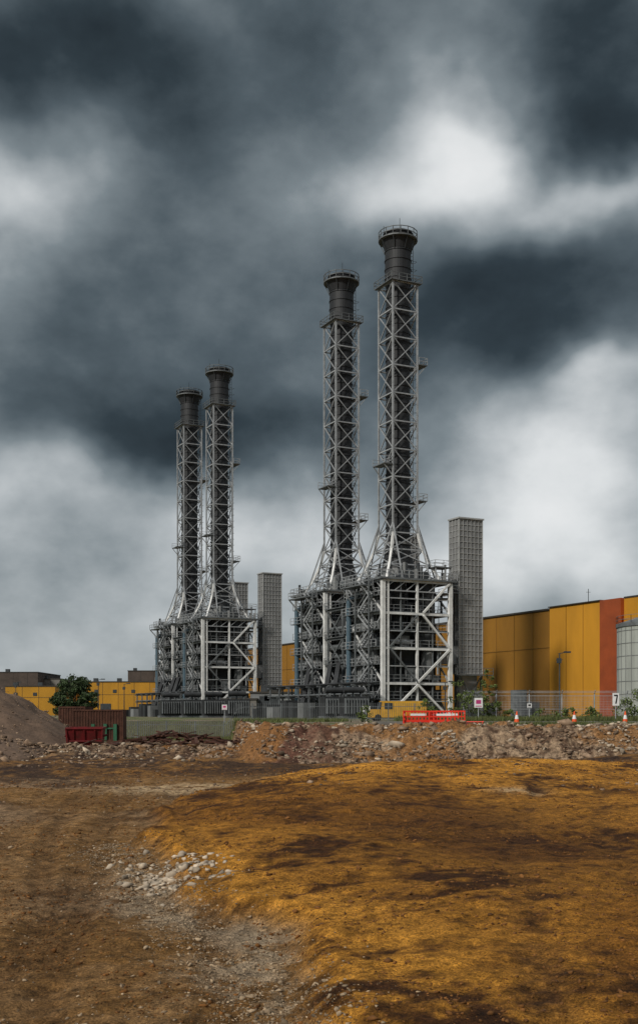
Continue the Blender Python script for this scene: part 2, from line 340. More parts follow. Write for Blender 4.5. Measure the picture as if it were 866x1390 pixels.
n_=8000; y=rng.uniform(7,46,n_); x=rng.uniform(-.34,.34,n_)*y-1; kk=x<xedge(y); x,y=x[kk],y[kk]; stones('loose_gravel',x,y,lg(-4.4,.55,len(x),.005,.06),M['peb'])
n_=34000; y=7+41*rng.random(n_)**1.1; x=rng.uniform(-.4,.4,n_)*y; kk=(fbm(x/1.5,y/1.5,90,3)>.47); x,y=x[kk],y[kk]; stones('soil_clods',x,y,lg(-4.5,.5,len(x),.005,.045)*(1+y/35),M['clod'])
n_=1700; y=rng.uniform(30,56,n_); x=rng.uniform(-.3,.32,n_)*y; kk=(fbm(x/2,y/2,93,3)>.5); x,y=x[kk],y[kk]; stones('pit_floor_stones',x,y,lg(-3.2,.5,len(x),.02,.2),M['rock'])
n_=2600; y=rng.uniform(44,100,n_); x=rng.uniform(-30,-3,n_); kk=(fbm(x/3,y/3,95,3)>.5)&(y<Y0(x)); x,y=x[kk],y[kk]; stones('scattered_rubble',x,y,lg(-2.8,.6,len(x),.03,.4),M['rock'])
# heaps
def heap(name,cx,cy,R,Hh,m,seed,sharp=1.0,res=90):
    gx=np.linspace(-R,R,res); GX,GY=np.meshgrid(gx,gx); r=np.sqrt(GX**2+GY**2)/R
    r=r+.18*(fbm(GX/(R*.4)+5,GY/(R*.4)+5,seed,3)-.5)
    hz=Hh*np.clip(1-r,0,1)**sharp+.12*Hh*(fbm(GX/(R*.13),GY/(R*.13),seed+3,4)-.5)*(r<1)-.3*(r>=.98)
    f=[(a*res+b_,a*res+b_+1,(a+1)*res+b_+1,(a+1)*res+b_) for a in range(res-1) for b_ in range(res-1)]
    v=np.stack([GX.ravel(),GY.ravel(),hz.ravel()],1).tolist()
    me=bpy.data.meshes.new(name); me.from_pydata(v,[],f); me.materials.append(m); me.polygons.foreach_set('use_smooth',[True]*len(f))
    link(name,me,loc=(cx,cy,Hs(cx,cy)-.05))
    def zf(x,y): 
        r=np.sqrt((x-cx)**2+(y-cy)**2)/R; r=r+.18*(fbm((x-cx)/(R*.4)+5,(y-cy)/(R*.4)+5,seed,3)-.5); return H(x,y)+Hh*np.clip(1-r,0,1)**sharp
    return zf
zf=heap('spoil_heap',-27.2,80,12.6,6.6,M['heap'],201)
n_=2200; a_=rng.uniform(0,6.28,n_); rr=12*rng.random(n_)**.6; x=-27.2+rr*np.cos(a_); y=80+rr*np.sin(a_); stones('spoil_heap_stones',x,y,lg(-3.2,.6,n_,.02,.25),M['rock'],zf)
zf2=heap('rubble_heap',-21,65,6.5,1.7,M['heap'],221,.9)
n_=1700; a_=rng.uniform(0,6.28,n_); rr=6.2*rng.random(n_)**.6; x=-21+rr*np.cos(a_); y=65+rr*np.sin(a_); stones('heap_rubble',x,y,lg(-2.5,.6,n_,.03,.45),M['rock'],zf2)

# ------------------------------------------------ power station units
U=math.atan2(.447,.894)
uv=Vector((-.447,.894,0)); vv=Vector((.894,.447,0))
PZ=1.72
def build_unit(seed):
    R=random.Random(seed)
    fl=MB(); la=MB(); wh=MB(); ds=MB(); gs=MB(); ca=MB(); cl=MB(); bp=MB()
    # flue
    fl.cyl((0,0,28.5),(0,0,71.6),1.98,n=32); fl.cyl((0,0,71.6),(0,0,79.2),2.15,n=32)
    z=30
    while z<71: fl.cyl((0,0,z),(0,0,z+.2),2.08,n=32); z+=1.45
    for z in (72.5,74,75.5,77): fl.cyl((0,0,z),(0,0,z+.2),2.25,n=32)
    fl.cyl((0,0,77.3),(0,0,78.9),2.2,2.7,n=32); fl.cyl((0,0,78.9),(0,0,80.2),2.35,n=32); fl.cyl((0,0,79.9),(0,0,80.1),2.5,n=32)
    gs.cyl((0,0,78.9),(0,0,79.1),3.25,n=24)
    pts=[(3.2*math.cos(a*math.pi/8),3.2*math.sin(a*math.pi/8),79.1) for a in range(17)]
    gs.rail(pts,1.2,.10,1.3)
    for k in range(8):
        a=k*math.pi/4; ds.beam((2.2*math.cos(a),2.2*math.sin(a),77),(3.1*math.cos(a),3.1*math.sin(a),78.9),.12)
    for a in (.5,2.4,4.3): ds.beam((2.4*math.cos(a),2.4*math.sin(a),80),(2.4*math.cos(a),2.4*math.sin(a),81.8),.06)
    # lattice
    s=2.32; zb=30.4; zt=71.4; nb=9; cs=[(-s,-s),(s,-s),(s,s),(-s,s)]
    for c in cs: la.beam((*c,zb),(*c,zt),.25)
    for k in range(nb+1):
        z=zb+(zt-zb)*k/nb
        for q in range(4):
            a=cs[q];c=cs[(q+1)%4]; la.beam((*a,z),(*c,z),.2)
            if k<nb:
                z2=zb+(zt-zb)*(k+1)/nb
                la.beam((*a,z),(*c,z2),.14); la.beam((*c,z+.01),(*a,z2+.01),.13)
    gs.box(-2.9,2.9,-2.9,-2.36,zt,zt+.12); gs.box(2.36,2.9,-2.3,2.9,zt,zt+.12); gs.box(-2.9,-2.36,-2.3,2.9,zt,zt+.12)
    gs.rail([(-2.9,-2.9,zt+.1),(2.9,-2.9,zt+.1),(2.9,2.9,zt+.1),(-2.9,2.9,zt+.1),(-2.9,-2.9,zt+.1)],1.1,.08,1.4)
    for zz,sx in ((41.4,-1),(58.2,1),(35.8,1)):
        x0,x1=(sx*2.5,sx*4.1); x0,x1=min(x0,x1),max(x0,x1)
        gs.box(x0,x1,-2.6,1.2,zz,zz+.14); la.rail([(x0,-2.6,zz+.14),(x1,-2.6,zz+.14),(x1,1.2,zz+.14),(x0,1.2,zz+.14)],1.1,.07,1.2)
        la.beam((sx*2.4,-2.3,zz-1.8),(sx*4,-2.3,zz),.12); la.beam((sx*2.4,1.1,zz-1.8),(sx*4,1.1,zz),.12)
    for x_ in (2.75,3.2): gs.beam((x_,.5,31),(x_,.5,78.6),.07)
    z=31
    while z<78: gs.beam((2.75,.5,z),(3.2,.5,z),.05); z+=.6
    z=31.5
    while z<77:
        for (a,c) in (((2.7,.1),(3.7,.1)),((3.7,.1),(3.7,.9)),((3.7,.9),(2.7,.9))): gs.beam((*a,z),(*c,z),.04)
        z+=1.4
    # splay
    lev=[(30.4,2.32),(27.6,2.9),(25.0,3.9),(22.5,5.1)]
    for (z1,s1),(z2,s2) in zip(lev[:-1],lev[1:]):
        c1=[(-s1,-s1,z1),(s1,-s1,z1),(s1,s1,z1),(-s1,s1,z1)];c2=[(-s2,-s2,z2),(s2,-s2,z2),(s2,s2,z2),(-s2,s2,z2)]
        for q in range(4):
            wh.beam(c1[q],c2[q],.36); la.beam(c1[q],c2[(q+1)%4],.15); la.beam(c1[(q+1)%4],c2[q],.15); la.beam(c2[q],c2[(q+1)%4],.2)
    for c in cs:
        for (dx,dy) in ((2.5,1.1),(1.1,2.5)):
            la.beam((c[0],c[1],32),(c[0]*dx,c[1]*dy,22.5),.2)
    ca.cyl((0,0,24.6),(0,0,28.8),2.7,1.98,n=24); cl.cyl((0,0,22.6),(0,0,24.6),2.9,2.7,n=24)
    cl.cyl((0,0,28.6),(0,0,29.0),2.3,n=24)
    # deck
    gs.box(-7.0,7.3,-6.6,6.8,22.15,22.45)
    la.rail([(-7,-6.6,22.45),(7.3,-6.6,22.45),(7.3,6.8,22.45),(-7,6.8,22.45),(-7,-6.6,22.45)],1.15,.08,1.3)
    gs.box(3.6,6.8,-5.8,-3,24.6,24.75); la.rail([(3.6,-5.8,24.7),(6.8,-5.8,24.7),(6.8,-3,24.7),(3.6,-3,24.7),(3.6,-5.8,24.7)])
    for x_ in (3.8,6.6):
        for y_ in (-5.6,-3.2): la.beam((x_,y_,22.4),(x_,y_,24.6),.16)
    for k in range(22):
        x_=R.uniform(-6.4,6.6); y_=R.choice([R.uniform(-6.2,-4.6),R.uniform(4,6)]); r=R.uniform(.12,.4); hh=R.uniform(.8,2.8)
        (cl,ds,gs)[k%3].cyl((x_,y_,22.4),(x_,y_,22.4+hh),r,n=10)
        if k%4==0: ds.box(x_,x_+1.2,y_-.4,y_+.4,22.45,22.45+hh*.6)
    gs.box(-9.2,-7,-4,3,21.2,21.4); la.rail([(-7,-4,21.4),(-9.2,-4,21.4),(-9.2,3,21.4),(-7,3,21.4)])
    la.beam((-9.1,-3.8,21.2),(-6.4,-3.8,18.4),.18); la.beam((-9.1,2.8,21.2),(-6.4,2.8,18.4),.18)
    gs.box(7.3,8.6,-5,1,20.6,20.8); la.rail([(7.3,-5,20.8),(8.6,-5,20.8),(8.6,1,20.8)])
    # under-deck trusses
    for k in range(6):
        xx=-6.3+k*2.1; la.beam((xx,-6.02,20.4),(xx+2.1,-6.02,22),.14); la.beam((-6.38,-6+k*2,20.4),(-6.38,-4+k*2,22),.14)
    la.beam((-6.3,-6.02,20.4),(6.3,-6.02,20.4),.2); la.beam((-6.38,-6,20.4),(-6.38,6,20.4),.2)
    # main frame
    LV=[0,5.6,11.2,16.8,22.0]; fx=(-6.3,0,6.3); fy=(-6,0,6)
    for a in fx:
        for c in fy:
            front=(c==-6 and a!=0)
            (wh if front or (c==-6) else la).beam((a,c,0),(a,c,22),.62 if front else .36)
    wh.beam((-5.4,-6.05,0),(-5.4,-6.05,22),.3)
    for z in LV[1:]:
        wh.beam((-6.3,-6,z),(6.3,-6,z),.38)
        gs.beam((-6.3,6,z),(6.3,6,z),.3); gs.beam((-6.3,0,z),(6.3,0,z),.3); wh.beam((6.3,-6,z),(6.3,6,z),.32); la.beam((-6.3,-6,z),(-6.3,6,z),.32)
    wh.beam((-6,-6.3,0),(0,-6.3,5.4),.34); wh.beam((6,-6.3,0),(0,-6.3,5.4),.34)
    gs.beam((-5.2,-6.3,11.2),(0,-6.3,5.8),.26); wh.beam((6,-6.3,11.2),(0,-6.3,5.8),.32)
    wh.beam((6,-6.3,11.4),(1.,-6.3,16.6),.32);gs.beam((-5.2,-6.3,11.4),(0,-6.3,16.6),.26)
    wh.beam((6,-6.3,22),(1,-6.3,17),.32)
    for z in (2.8,8.4,14,19.2): la.beam((-6.3,-6.02,z),(6.3,-6.02,z),.18)
    for y1,y2 in ((-6,0),(0,6)):
        for kz in range(4):
            z1,z2=LV[kz],LV[kz+1]
            if (kz+(y1==0))%2: wh.beam((-6.35,y1,z1),(-6.35,y2,z2),.24)
            else: la.beam((-6.35,y2,z1),(-6.35,y1,z2),.24)
            wh.beam((6.35,y1,z1),(6.35,y2,z2),.24)
    for y_ in (-3,3): gs.beam((-6.4,y_,0),(-6.4,y_,22),.2)
    for x_ in (-3,3): gs.beam((x_,-5.9,0),(x_,-5.9,22),.2)
    # platforms
    for z in (2.9,5.6,8.4,11.2,14,16.8,19.4):
        x0=-7.4 if z in (5.6,11.2,16.8) else -6.9
        gs.box(x0,-5.2,-5.6,6,z+.2,z+.32); la.rail([(x0,-5.6,z+.3),(x0,6,z+.3)],1.1,.07,1.3)
        if z in (5.6,11.2,16.8,14,2.9):
            gs.box(-5.8,5.8,-5.7,-4.6,z+.22,z+.34); la.rail([(-5.8,-5.65,z+.3),(5.8,-5.65,z+.3)],1.1,.06,1.5)
        gs.box(5.0,7.2,-5.5,4,z+.2,z+.32)
        if z>8: la.rail([(7.2,-5.5,z+.3),(7.2,4,z+.3)],1.1,.06,1.5)
    for kz,z in enumerate((0,2.9,5.6,8.4,11.2,14,16.8,19.4)):
        y1,y2=(-4.5,-1) if kz%2 else (-1,-4.5); zz=z+2.75
        for xo in (-8.1,-7.4): la.beam((xo,y1,z+.3),(xo,y2,zz),.12,.25)
        la.beam((-8.1,y1,z+1.3),(-8.1,y2,zz+1),.06)
        for q in range(8):
            t_=q/8; gs.box(-8.08,-7.42,y1+(y2-y1)*t_-.12,y1+(y2-y1)*t_+.12,z+.3+(zz-z-.3)*t_,z+.36+(zz-z-.3)*t_)
    for y_ in (-5,-.5): gs.beam((-8.3,y_,0),(-8.3,y_,22),.2)
    # internals
    ca.box(-4.9,5.2,-3.4,5.6,1.6,15.5); ca.box(-4.7,5.0,-2.6,5.4,15.6,21.7)
    ca.cyl((2.6,-3.5,12.3),(2.6,-3.5,21.9),2.0,n=20); ca.cyl((-2.2,-3.2,14),(-2.2,-3.2,21.9),1.5,n=18)
    for z in (13.5,15.5,17.5,19.5): gs.cyl((2.6,-3.5,z),(2.6,-3.5,z+.12),2.06,n=20)
    cl.cyl((2.9,-4.4,6.3),(2.9,-4.4,10.6),1.0,n=16); cl.cyl((2.9,-4.4,10.6),(2.9,-4.4,12),1.0,.4,n=16)
    ca.box(-5.0,-.6,-4.6,-1,1,7.2); ca.box(.8,5.4,-4.8,-1.5,.3,4.6)
    cl.box(-5.7,-4.8,1,5,12,20.1); cl.box(-5.9,-4.8,-3.2,.4,9,13.6)
    cl.box(-5.95,-4.8,1.5,5.5,6.2,10.6)
    for q in range(5): gs.box(-6.0,-5.94,1.5+q*.95,1.58+q*.95,6.2,10.6)
    ds.cyl((-4.6,-4.7,3),(-4.6,-4.7,20),.35,n=10); bp.cyl((-6.95,4.2,1),(-6.95,4.2,19.5),.42,n=12); bp.cyl((-6.95,4.2,19.5),(-4.2,4.2,21),.42,n=12)
    bp.cyl((-5.3,-5.2,2),(-5.3,-5.2,12),.25,n=10)
    for k in range(110):
        m_=R.choice([ds,gs,cl,ca,gs,ds,la]); r=R.choice([.06,.09,.13,.2,.3])
        face=R.random()
        if face<.45:
            x_=R.uniform(-6.1,-4.95);y_=R.uniform(-5,5.5);z_=R.uniform(.5,19)
            if R.random()<.5: m_.cyl((x_,y_,z_),(x_,y_,min(22,z_+R.uniform(2,10))),r,n=8)
            else: m_.cyl((x_,y_,z_),(x_,max(-5.5,min(5.7,y_+R.uniform(-6,6)))+.01,z_),r,n=8)
        elif face<.85:
            y_=R.uniform(-5.5,-4.4);x_=R.uniform(-5.5,5.5);z_=R.uniform(.5,19)
            if R.random()<.5: m_.cyl((x_,y_,z_),(x_,y_,min(22,z_+R.uniform(2,9))),r,n=8)
            else: m_.cyl((x_,y_,z_),(max(-5.8,min(5.8,x_+R.uniform(-6,6)))+.01,y_,z_),r,n=8)
        else:
            x_=R.uniform(-5.5,5);y_=R.uniform(-5.4,-4.4);z_=R.choice(LV[:4])+.4; m_.box(x_,x_+R.uniform(.5,1.6),y_,y_+1,z_,z_+R.uniform(.8,2.2))
    for k in range(26):
        y_=R.uniform(-5,5);z_=R.choice([.3,3.3,6.0,8.8,11.6,14.4,17.2]); R.choice([ds,cl,ca,gs]).box(-6.25,-5.2,y_,y_+R.uniform(.4,1.6),z_,z_+R.uniform(.6,2))
    return [(nme,mb.mesh(nme,m),0) for nme,mb,m in (('flue',fl,M['flue']),('lattice_tower',la,M['steel']),('main_frame',wh,M['white']),('dark_pipework',ds,M['dsteel']),('platforms',gs,M['gsteel']),('boiler_casing',ca,M['casing']),('silencers',cl,M['casel']),('blue_pipe',bp,M['bluepipe']))]
A0=Vector((13.05,183,PZ))
vars_=[build_unit(3),build_unit(11)]
for k,t_ in enumerate((0,20.1,80.5,100.6)):
    e_=empty('power_station_chimney',A0+uv*t_,U)
    for nme,me_,_ in vars_[k%2]: link(nme,me_,e_)
def rack(seed):
    R=random.Random(seed); fr=MB(); pi=MB(); bx=MB(); cl=MB()
    for x_ in (-6.3,-1,6.3):
        for y_ in (7.5,13):
            fr.beam((x_,y_,0),(x_,y_,19),.3)
    for z in (4.5,9,13.5,18.5):
        for x_ in (-6.3,-1,6.3): fr.beam((x_,6.4,z),(x_,13.6,z),.26)
        fr.beam((-6.3,7.5,z+.1),(6.3,7.5,z+.1),.26); fr.box(-6.8,-5.2,6.4,13.6,z+.25,z+.36); fr.rail([(-6.8,6.4,z+.3),(-6.8,13.6,z+.3)],1.1,.07,1.3)
    for z in (0,4.5,9,13.5):
        fr.beam((-6.35,7.5,z),(-6.35,13,z+4.5),.2); fr.beam((-6.4,13,z),(-6.4,7.5,z+4.5),.2)
    for k in range(34):
        x_=R.uniform(-6,0); z_=R.uniform(2,19); pi.cyl((x_,6,z_),(x_,14,z_),R.choice([.12,.2,.3,.5]),n=8)
    bx.box(-4.8,4.5,6.6,13.4,1,17)
    for y_ in range(-6,27,4):
        for x_ in (-11.5,-9): fr.beam((x_,y_,0),(x_,y_,5.4),.25)
        fr.beam((-12,y_,5.3),(-8.6,y_,5.3),.25); fr.beam((-12,y_,3.6),(-8.6,y_,3.6),.2)
    for x_ in (-11.5,-11,-10.4,-9.8,-9.3):
        bx.cyl((x_,-8,5.6),(x_,27,5.6),R.choice([.12,.18]),n=8); pi.cyl((x_,-8,3.9),(x_,27,3.9),R.choice([.1,.16]),n=8)
    for k in range(9):
        y_=-6+k*3.6+R.uniform(0,1); hh=R.uniform(1.6,3.2); (bx if k%3 else cl).box(-14.5-R.random(),-12.4,y_,y_+R.uniform(1.4,2.6),0,hh)
    for y_ in (2,15,23): cl.cyl((-8.9,y_,0),(-8.9,y_,3.2),.9,n=16)
    for y_ in (6,9,17): bx.beam((-12.5,y_-6,1),(-7.4,y_+1,9),.7,.9)
    return [('rack_frame',fr.mesh('rack_frame',M['gsteel'])),('pipes',pi.mesh('pipes',M['gsteel'])),('casings',bx.mesh('casings',M['casing'])),('tanks',cl.mesh('tanks',M['casel']))]
rk=rack(5)
for t_ in (0,80.5):
    e_=empty('pipe_rack',A0+uv*t_,U)
    for nme,me_ in rk: link(nme,me_,e_)
def vent():
    bd=MB(); rb=MB(); lg_=MB(); x0,x1,y0,y1,z0,z1=-2.3,2.3,-1.3,1.5,7.4,33.1
    bd.box(x0,x1,y0,y1,z0,z1)
    z=z0
    while z<=z1+.01:
        for a,c in (((x0,y0-.05),(x1,y0-.05)),((x0-.05,y0),(x0-.05,y1)),((x1+.05,y0),(x1+.05,y1))): rb.beam((*a,z),(*c,z),.09)
        z+=(z1-z0)/27
    for i_ in range(7): xx=x0+(x1-x0)*i_/6; rb.beam((xx,y0-.09,z0),(xx,y0-.09,z1),.13 if i_ in(0,6) else .07)
    for i_ in range(4): yy=y0+(y1-y0)*i_/3; rb.beam((x0-.09,yy,z0),(x0-.09,yy,z1),.10)
    rb.box(x0-.25,x1+.25,y0-.25,y1+.25,z1,z1+.25)
    for a in (x0+.1,x1-.1):
        for c in (y0+.1,y1-.1): lg_.beam((a,c,0),(a,c,z0),.3)
    lg_.beam((x0,y0,0),(x1,y0,z0),.2); lg_.beam((x1,y0,0),(x0,y0,z0),.2); lg_.beam((x0,y0,4),(x1,y0,4.01),.2)
    lg_.box(x0-1.2,x1+1.4,y0-1.2,y0-.2,z0-.3,z0-.15); lg_.rail([(x0-1.2,y0-1.2,z0-.15),(x1+1.4,y0-1.2,z0-.15)])
    bd.box(x0+.6,x1-.6,y0+.6,y1-.4,1,z0); bd.box(x0-4,x0,-.8,.9,9,12)
    return [('shell',bd.mesh('shell',M['silver'])),('ribs',rb.mesh('ribs',M['silrib'])),('support_frame',lg_.mesh('support_frame',M['gsteel']))]
vp=vent()
for t_ in (0,20.1,80.5,100.6):
    e_=empty('ventilation_shaft',Vector((24.6,185,PZ))+uv*t_,U)
    for nme,me_ in vp: link(nme,me_,e_)

# ------------------------------------------------ yellow factory
y1=MB(); y1.box(0,60,-40,0,0,20.9); y1.box(-.4,0,5.4,20,0,20.95); 
y1.box(0,60,0,20,0,20.8)
o1=MB(); o1.box(-.8,0.0,0,5.4,0,21.0)
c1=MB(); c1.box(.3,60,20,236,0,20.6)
tr=MB(); tr.box(-.75,60,5.43,20.1,20.97,21.15); tr.box(0,60.3,20.12,236,20.62,20.95); tr.box(-.12,.0,20.0,20.3,0,20.7); tr.box(-.1,60,-40,-.02,20.92,21.2)
sm_=MB()
for t_ in range(26,236,6): sm_.box(.24,.3,t_,t_+.08,0,20.6)
for t_ in (10.3,15.1): sm_.box(-.45,-.4,t_,t_+.07,0,20.95)
sm_.box(.22,.3,20.3,236,13.4,13.5)
gy=MB()
for t_ in (28,44,70,100,130): gy.box(.1,.3,t_,t_+5,0,5.5)
for t_ in (24,38,58): gy.box(-1.5,.3,t_,t_+3,0,3)
for t_ in range(30,230,22): gy.cyl((20,t_,20.9),(20,t_,22.4),.8,n=12)
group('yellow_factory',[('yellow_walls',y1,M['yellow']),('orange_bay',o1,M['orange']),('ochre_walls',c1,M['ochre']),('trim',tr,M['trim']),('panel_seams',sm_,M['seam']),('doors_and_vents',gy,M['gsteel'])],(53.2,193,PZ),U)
m1=MB(); m1.cyl((0,0,0),(0,0,2.6),.06,n=6); m1.beam((-.4,0,2),(.4,0,2),.06)
group('roof_mast',[('mast',m1,M['dsteel'])],(49.4,203,PZ+21.1))
tk=MB(); tk.cyl((0,0,0),(0,0,13.0),6.4,n=72)
rf=MB(); rf.cyl((0,0,13.0),(0,0,14.6),6.5,1.6,n=72); rf.cyl((0,0,12.5),(0,0,13.0),6.55,n=72)
tr_=MB()
for k in range(1,8): tr_.cyl((0,0,k*1.7),(0,0,k*1.7+.08),6.44,n=72)
for q in range(72):
    a=q*math.pi/36; 
    if q%2==0: tr_.beam((6.42*math.cos(a),6.42*math.sin(a),0),(6.42*math.cos(a),6.42*math.sin(a),12.5),.06)
tr_.rail([(6.5*math.cos(a*.2618),6.5*math.sin(a*.2618),13.0) for a in range(25)],1,.05,1.7)
tm=mat('tank_paint',(.44,.47,.44),.6,0,.4,.5,stretch=(1,1,.15))
group('storage_tank',[('shell',tk,tm),('roof',rf,M['gsteel']),('bands',tr_,M['casel'])],(47.0,150,PZ))

# ------------------------------------------------ generic buildings
def bld(name,px0,px1,ytop,Y,depth,m,rz=0):
    x0=(px0-433)/F*Y; x1=(px1-433)/F*Y; h=CH+(HY-ytop)/F*Y-PZ; b_=MB(); t__=MB(); d_=MB()
    w_=x1-x0
    b_.box(0,w_,0,depth,0,h); t__.box(-.2,w_+.2,-.2,depth+.2,h,h+.35)
    k=6
    while k<w_: t__.box(k,k+.1,-.06,0,0,h); k+=6
    t__.box(.02,w_-.02,-.05,0,h*.62,h*.62+.12)
    d_.box(w_*.2,w_*.2+4,-.12,-.05,0,4.5)
    d_.box(w_*.6,w_*.6+1.2,-.12,-.05,0,2.2)
    for q in range(int(w_/7)): d_.box(3+q*7,4.4+q*7,-.12,-.06,h*.68,h*.68+1.2)
    for q in range(int(w_/9)): d_.box(2+q*9,3.6+q*9,3,4.6,h+.35,h+1.6)
    return group(name,[('walls',b_,m),('roof_trim',t__,M['trim']),('doors_and_windows',d_,M['dsteel'])],(x0,Y,PZ),rz)
yx=mat('yellow_cladding_far',(.50,.25,.025),.55,0,.25,.15,ribs=('X',1.6,.06),stretch=(1,1,.3))
bld('yellow_warehouse',118,212,926,420,60,yx)
bld('yellow_warehouse',8,76,932,400,50,yx)
bld('brown_office_building',-60,52,913,460,40,M['brown'])
bld('brown_office_building',174,222,911,520,40,M['brown'])
bld('grey_office_building',50,82,922,470,30,M['concrete'])
bld('switchgear_building',340,402,941,236,10,M['casel'])
bld('control_building',300,348,950,232,8,M['concrete'])
bld('brick_plant_room',395,432,949,225,6,M['brown'])
def transformer(x,y):
    a=MB();b_=MB(); a.box(-2,2,-1.2,1.2,.4,3.4)
    for k in range(9): b_.box(-1.9+k*.44,-1.75+k*.44,-1.9,-1.2,.8,3.1)
    a.cyl((-1.6,0,4.4),(1.6,0,4.4),.45,n=12)
    for k in (-1.2,0,1.2): b_.cyl((k,.4,3.4),(k,.4,5),.14,n=8); 
    b_.box(-2.3,2.3,-1.4,1.4,0,.4); b_.beam((-1.2,0,3.4),(-1.2,0,4.2),.2); b_.beam((1.2,0,3.4),(1.2,0,4.2),.2)
    group('transformer',[('tank',a,M['casing']),('radiators',b_,M['gsteel'])],(x,y,PZ),.3)
for px,Yy in ((232,215),(262,210),(290,205),(322,200),(455,170),(480,168)): transformer((px-433)/F*Yy,Yy)

# ------------------------------------------------ roads
def strip(name,x0,x1,ya,yb,m,dz):
    nn=40; v=[];f=[]
    for i_ in range(nn+1):
        x_=x0+(x1-x0)*i_/nn
        for y_ in np.linspace(ya,yb,6): v.append((x_,y_,PZ+dz))
    for i_ in range(nn):
        for j_ in range(5): a=i_*6+j_; f.append((a,a+6,a+7,a+1))
    me=bpy.data.meshes.new(name); me.from_pydata(v,[],f); me.materials.append(m); return link(name,me)
strip('access_road',4,160,76,82.5,M['asphalt'],.16)
kb=MB(); kb.box(4,160,82.5,82.65,PZ-.1,PZ+.27); kb.box(4,160,75.8,76,PZ-.1,PZ+.25); group('kerb',[('kerb_stones',kb,M['concrete'])])
# ------------------------------------------------ fences
def mesh_fence(x0,x1,Y):
    p=MB();wv=MB(); x_=x0
    while x_<x1:
        p.beam((x_,Y,PZ),(x_,Y,PZ+2.4),.08); p.beam((x_,Y,PZ+2.4),(x_,Y-.25,PZ+2.7),.05); x_+=2.6
    for z in (.1,1.2,2.3,2.5,2.62): p.beam((x0,Y-(.1 if z>2.4 else 0),PZ+z),(x1,Y-(.1 if z>2.4 else 0),PZ+z),.035)
    x_=x0
    while x_<x1: wv.beam((x_,Y,PZ+.1),(x_,Y,PZ+2.3),.014); x_+=.11
    z=.2
    while z<2.3: wv.beam((x0,Y,PZ+z),(x1,Y,PZ+z),.012); z+=.2
    group('wire_mesh_fence',[('posts',p,M['steel']),('mesh',wv,M['steel'])])
mesh_fence(11.5,60,88)
def palisade(x0,x1,Y,hh=2.1,pw=.04):
    p=MB(); x_=x0; k=0
    while x_<x1:
        z=Hs(x_,Y)-.05; p.beam((x_,Y,z),(x_,Y,z+hh),pw,.02)
        if k%14==0: p.beam((x_,Y+.06,z),(x_,Y+.06,z+hh-.05),.12)
        if k%3==0 :
            z2=Hs(x_+.60,Y)-.05
            for q in (.35,hh-.4): p.beam((x_,Y+.03,z+q),(x_+.60,Y+.03,z2+q),.05)
        x_+=.20;k+=1
    group('palisade_fence',[('pales',p,M['gsteel'])])
palisade(-20.5,-1,108,1.9); 
palisade(-1,12,118,2.0)
gp=MB()
for x_ in (-20.4,-19.3,-18.4): z=Hs(x_,100); gp.beam((x_,100,z),(x_,100,z+1.6),.3)
gp.beam((-20.4,100,Hs(-19,100)+1.2),(-18.4,100,Hs(-19,100)+1.2),.12)
group('green_gate',[('gate_posts',gp,M['green'])])

# ------------------------------------------------ props
def skip(x,y):
    z=Hs(x,y)-.03; b_=MB();r_=MB()
    L2=1.9;W=1.15;Hh=1.7
    b_.hexa([(-W*.86,-L2*.7,.08),(W*.86,-L2*.7,.08),(W*.86,L2*.7,.08),(-W*.86,L2*.7,.08),(-W,-L2,Hh),(W,-L2,Hh),(W,L2,Hh),(-W,L2,Hh)])
    for q in (-W,W): r_.beam((q,-L2-.05,Hh),(q,L2+.05,Hh),.12); r_.beam((q*.93,-L2*.85,.08),(q*1.03,-L2*.98,Hh),.1)
    for q in (-L2,L2): r_.beam((-W,q,Hh+.01),(W,q,Hh+.01),.12)
    for k in (-.7,0,.7): r_.beam((k,-L2*.72,.2),(k,-L2*1.0,Hh-.1),.09)
    r_.beam((-W*.93,-L2*.88,Hh*.5),(W*.93,-L2*.88,Hh*.5),.09)
    for q in (-W-.1,W+.1):
        for yy in (-1,1): r_.cyl((q-.1,yy,Hh*.7),(q+.1,yy,Hh*.7),.07,n=8)
    group('red_skip',[('body',b_,M['skip']),('ribs',r_,M['skip'])],(x,y,z),.12)
skip(-15.75,75)
def container(name,x,y,w_,h_,d_,m,rz):
    b_=MB();r_=MB(); b_.box(-w_/2,w_/2,0,d_,.1,h_)
    k=-w_/2+.1
    while k<w_/2-.1: r_.box(k,k+.11,-.05,0,.2,h_-.15); k+=.25
    for q in (-w_/2,w_/2-.12): r_.box(q,q+.12,-.08,-.0,.0,h_+.04)
    r_.box(-w_/2,w_/2,-.075,-.001,h_-.12,h_+.03); r_.box(-w_/2,w_/2,-.075,-.001,.05,.2); r_.box(-w_/2,w_/2,0,d_,h_,h_+.02)
    group(name,[('body',b_,m),('corrugations',r_,m)],(x,y,Hs(x,y)),rz)
container('rusty_container',-20.0,100,4.6,2.9,2.4,M['rust'],.05)
container('rusty_container',-23.2,104,2.6,3.1,2.4,M['rust'],-.1)
sm=MB(); R=random.Random(4)
for k in range(150):
    x_=R.gauss(0,2.6); y_=R.gauss(0,1.2); zz=max(0,.55*math.exp(-(x_/2.4)**2-(y_/1.6)**2)); a=R.uniform(0,3.14);l_=R.uniform(.3,1.6);t_=R.uniform(-.25,.35)
    d=Vector((math.cos(a),math.sin(a),t_))*l_/2; c_=Vector((x_,y_,zz+R.uniform(0,.25))); sm.beam(c_-d,c_+d,R.uniform(.04,.3),R.uniform(.03,.1))
group('scrap_metal_heap',[('scrap',sm,M['rust'])],(-9.0,69.5,Hs(-9.0,69.5)+.1))
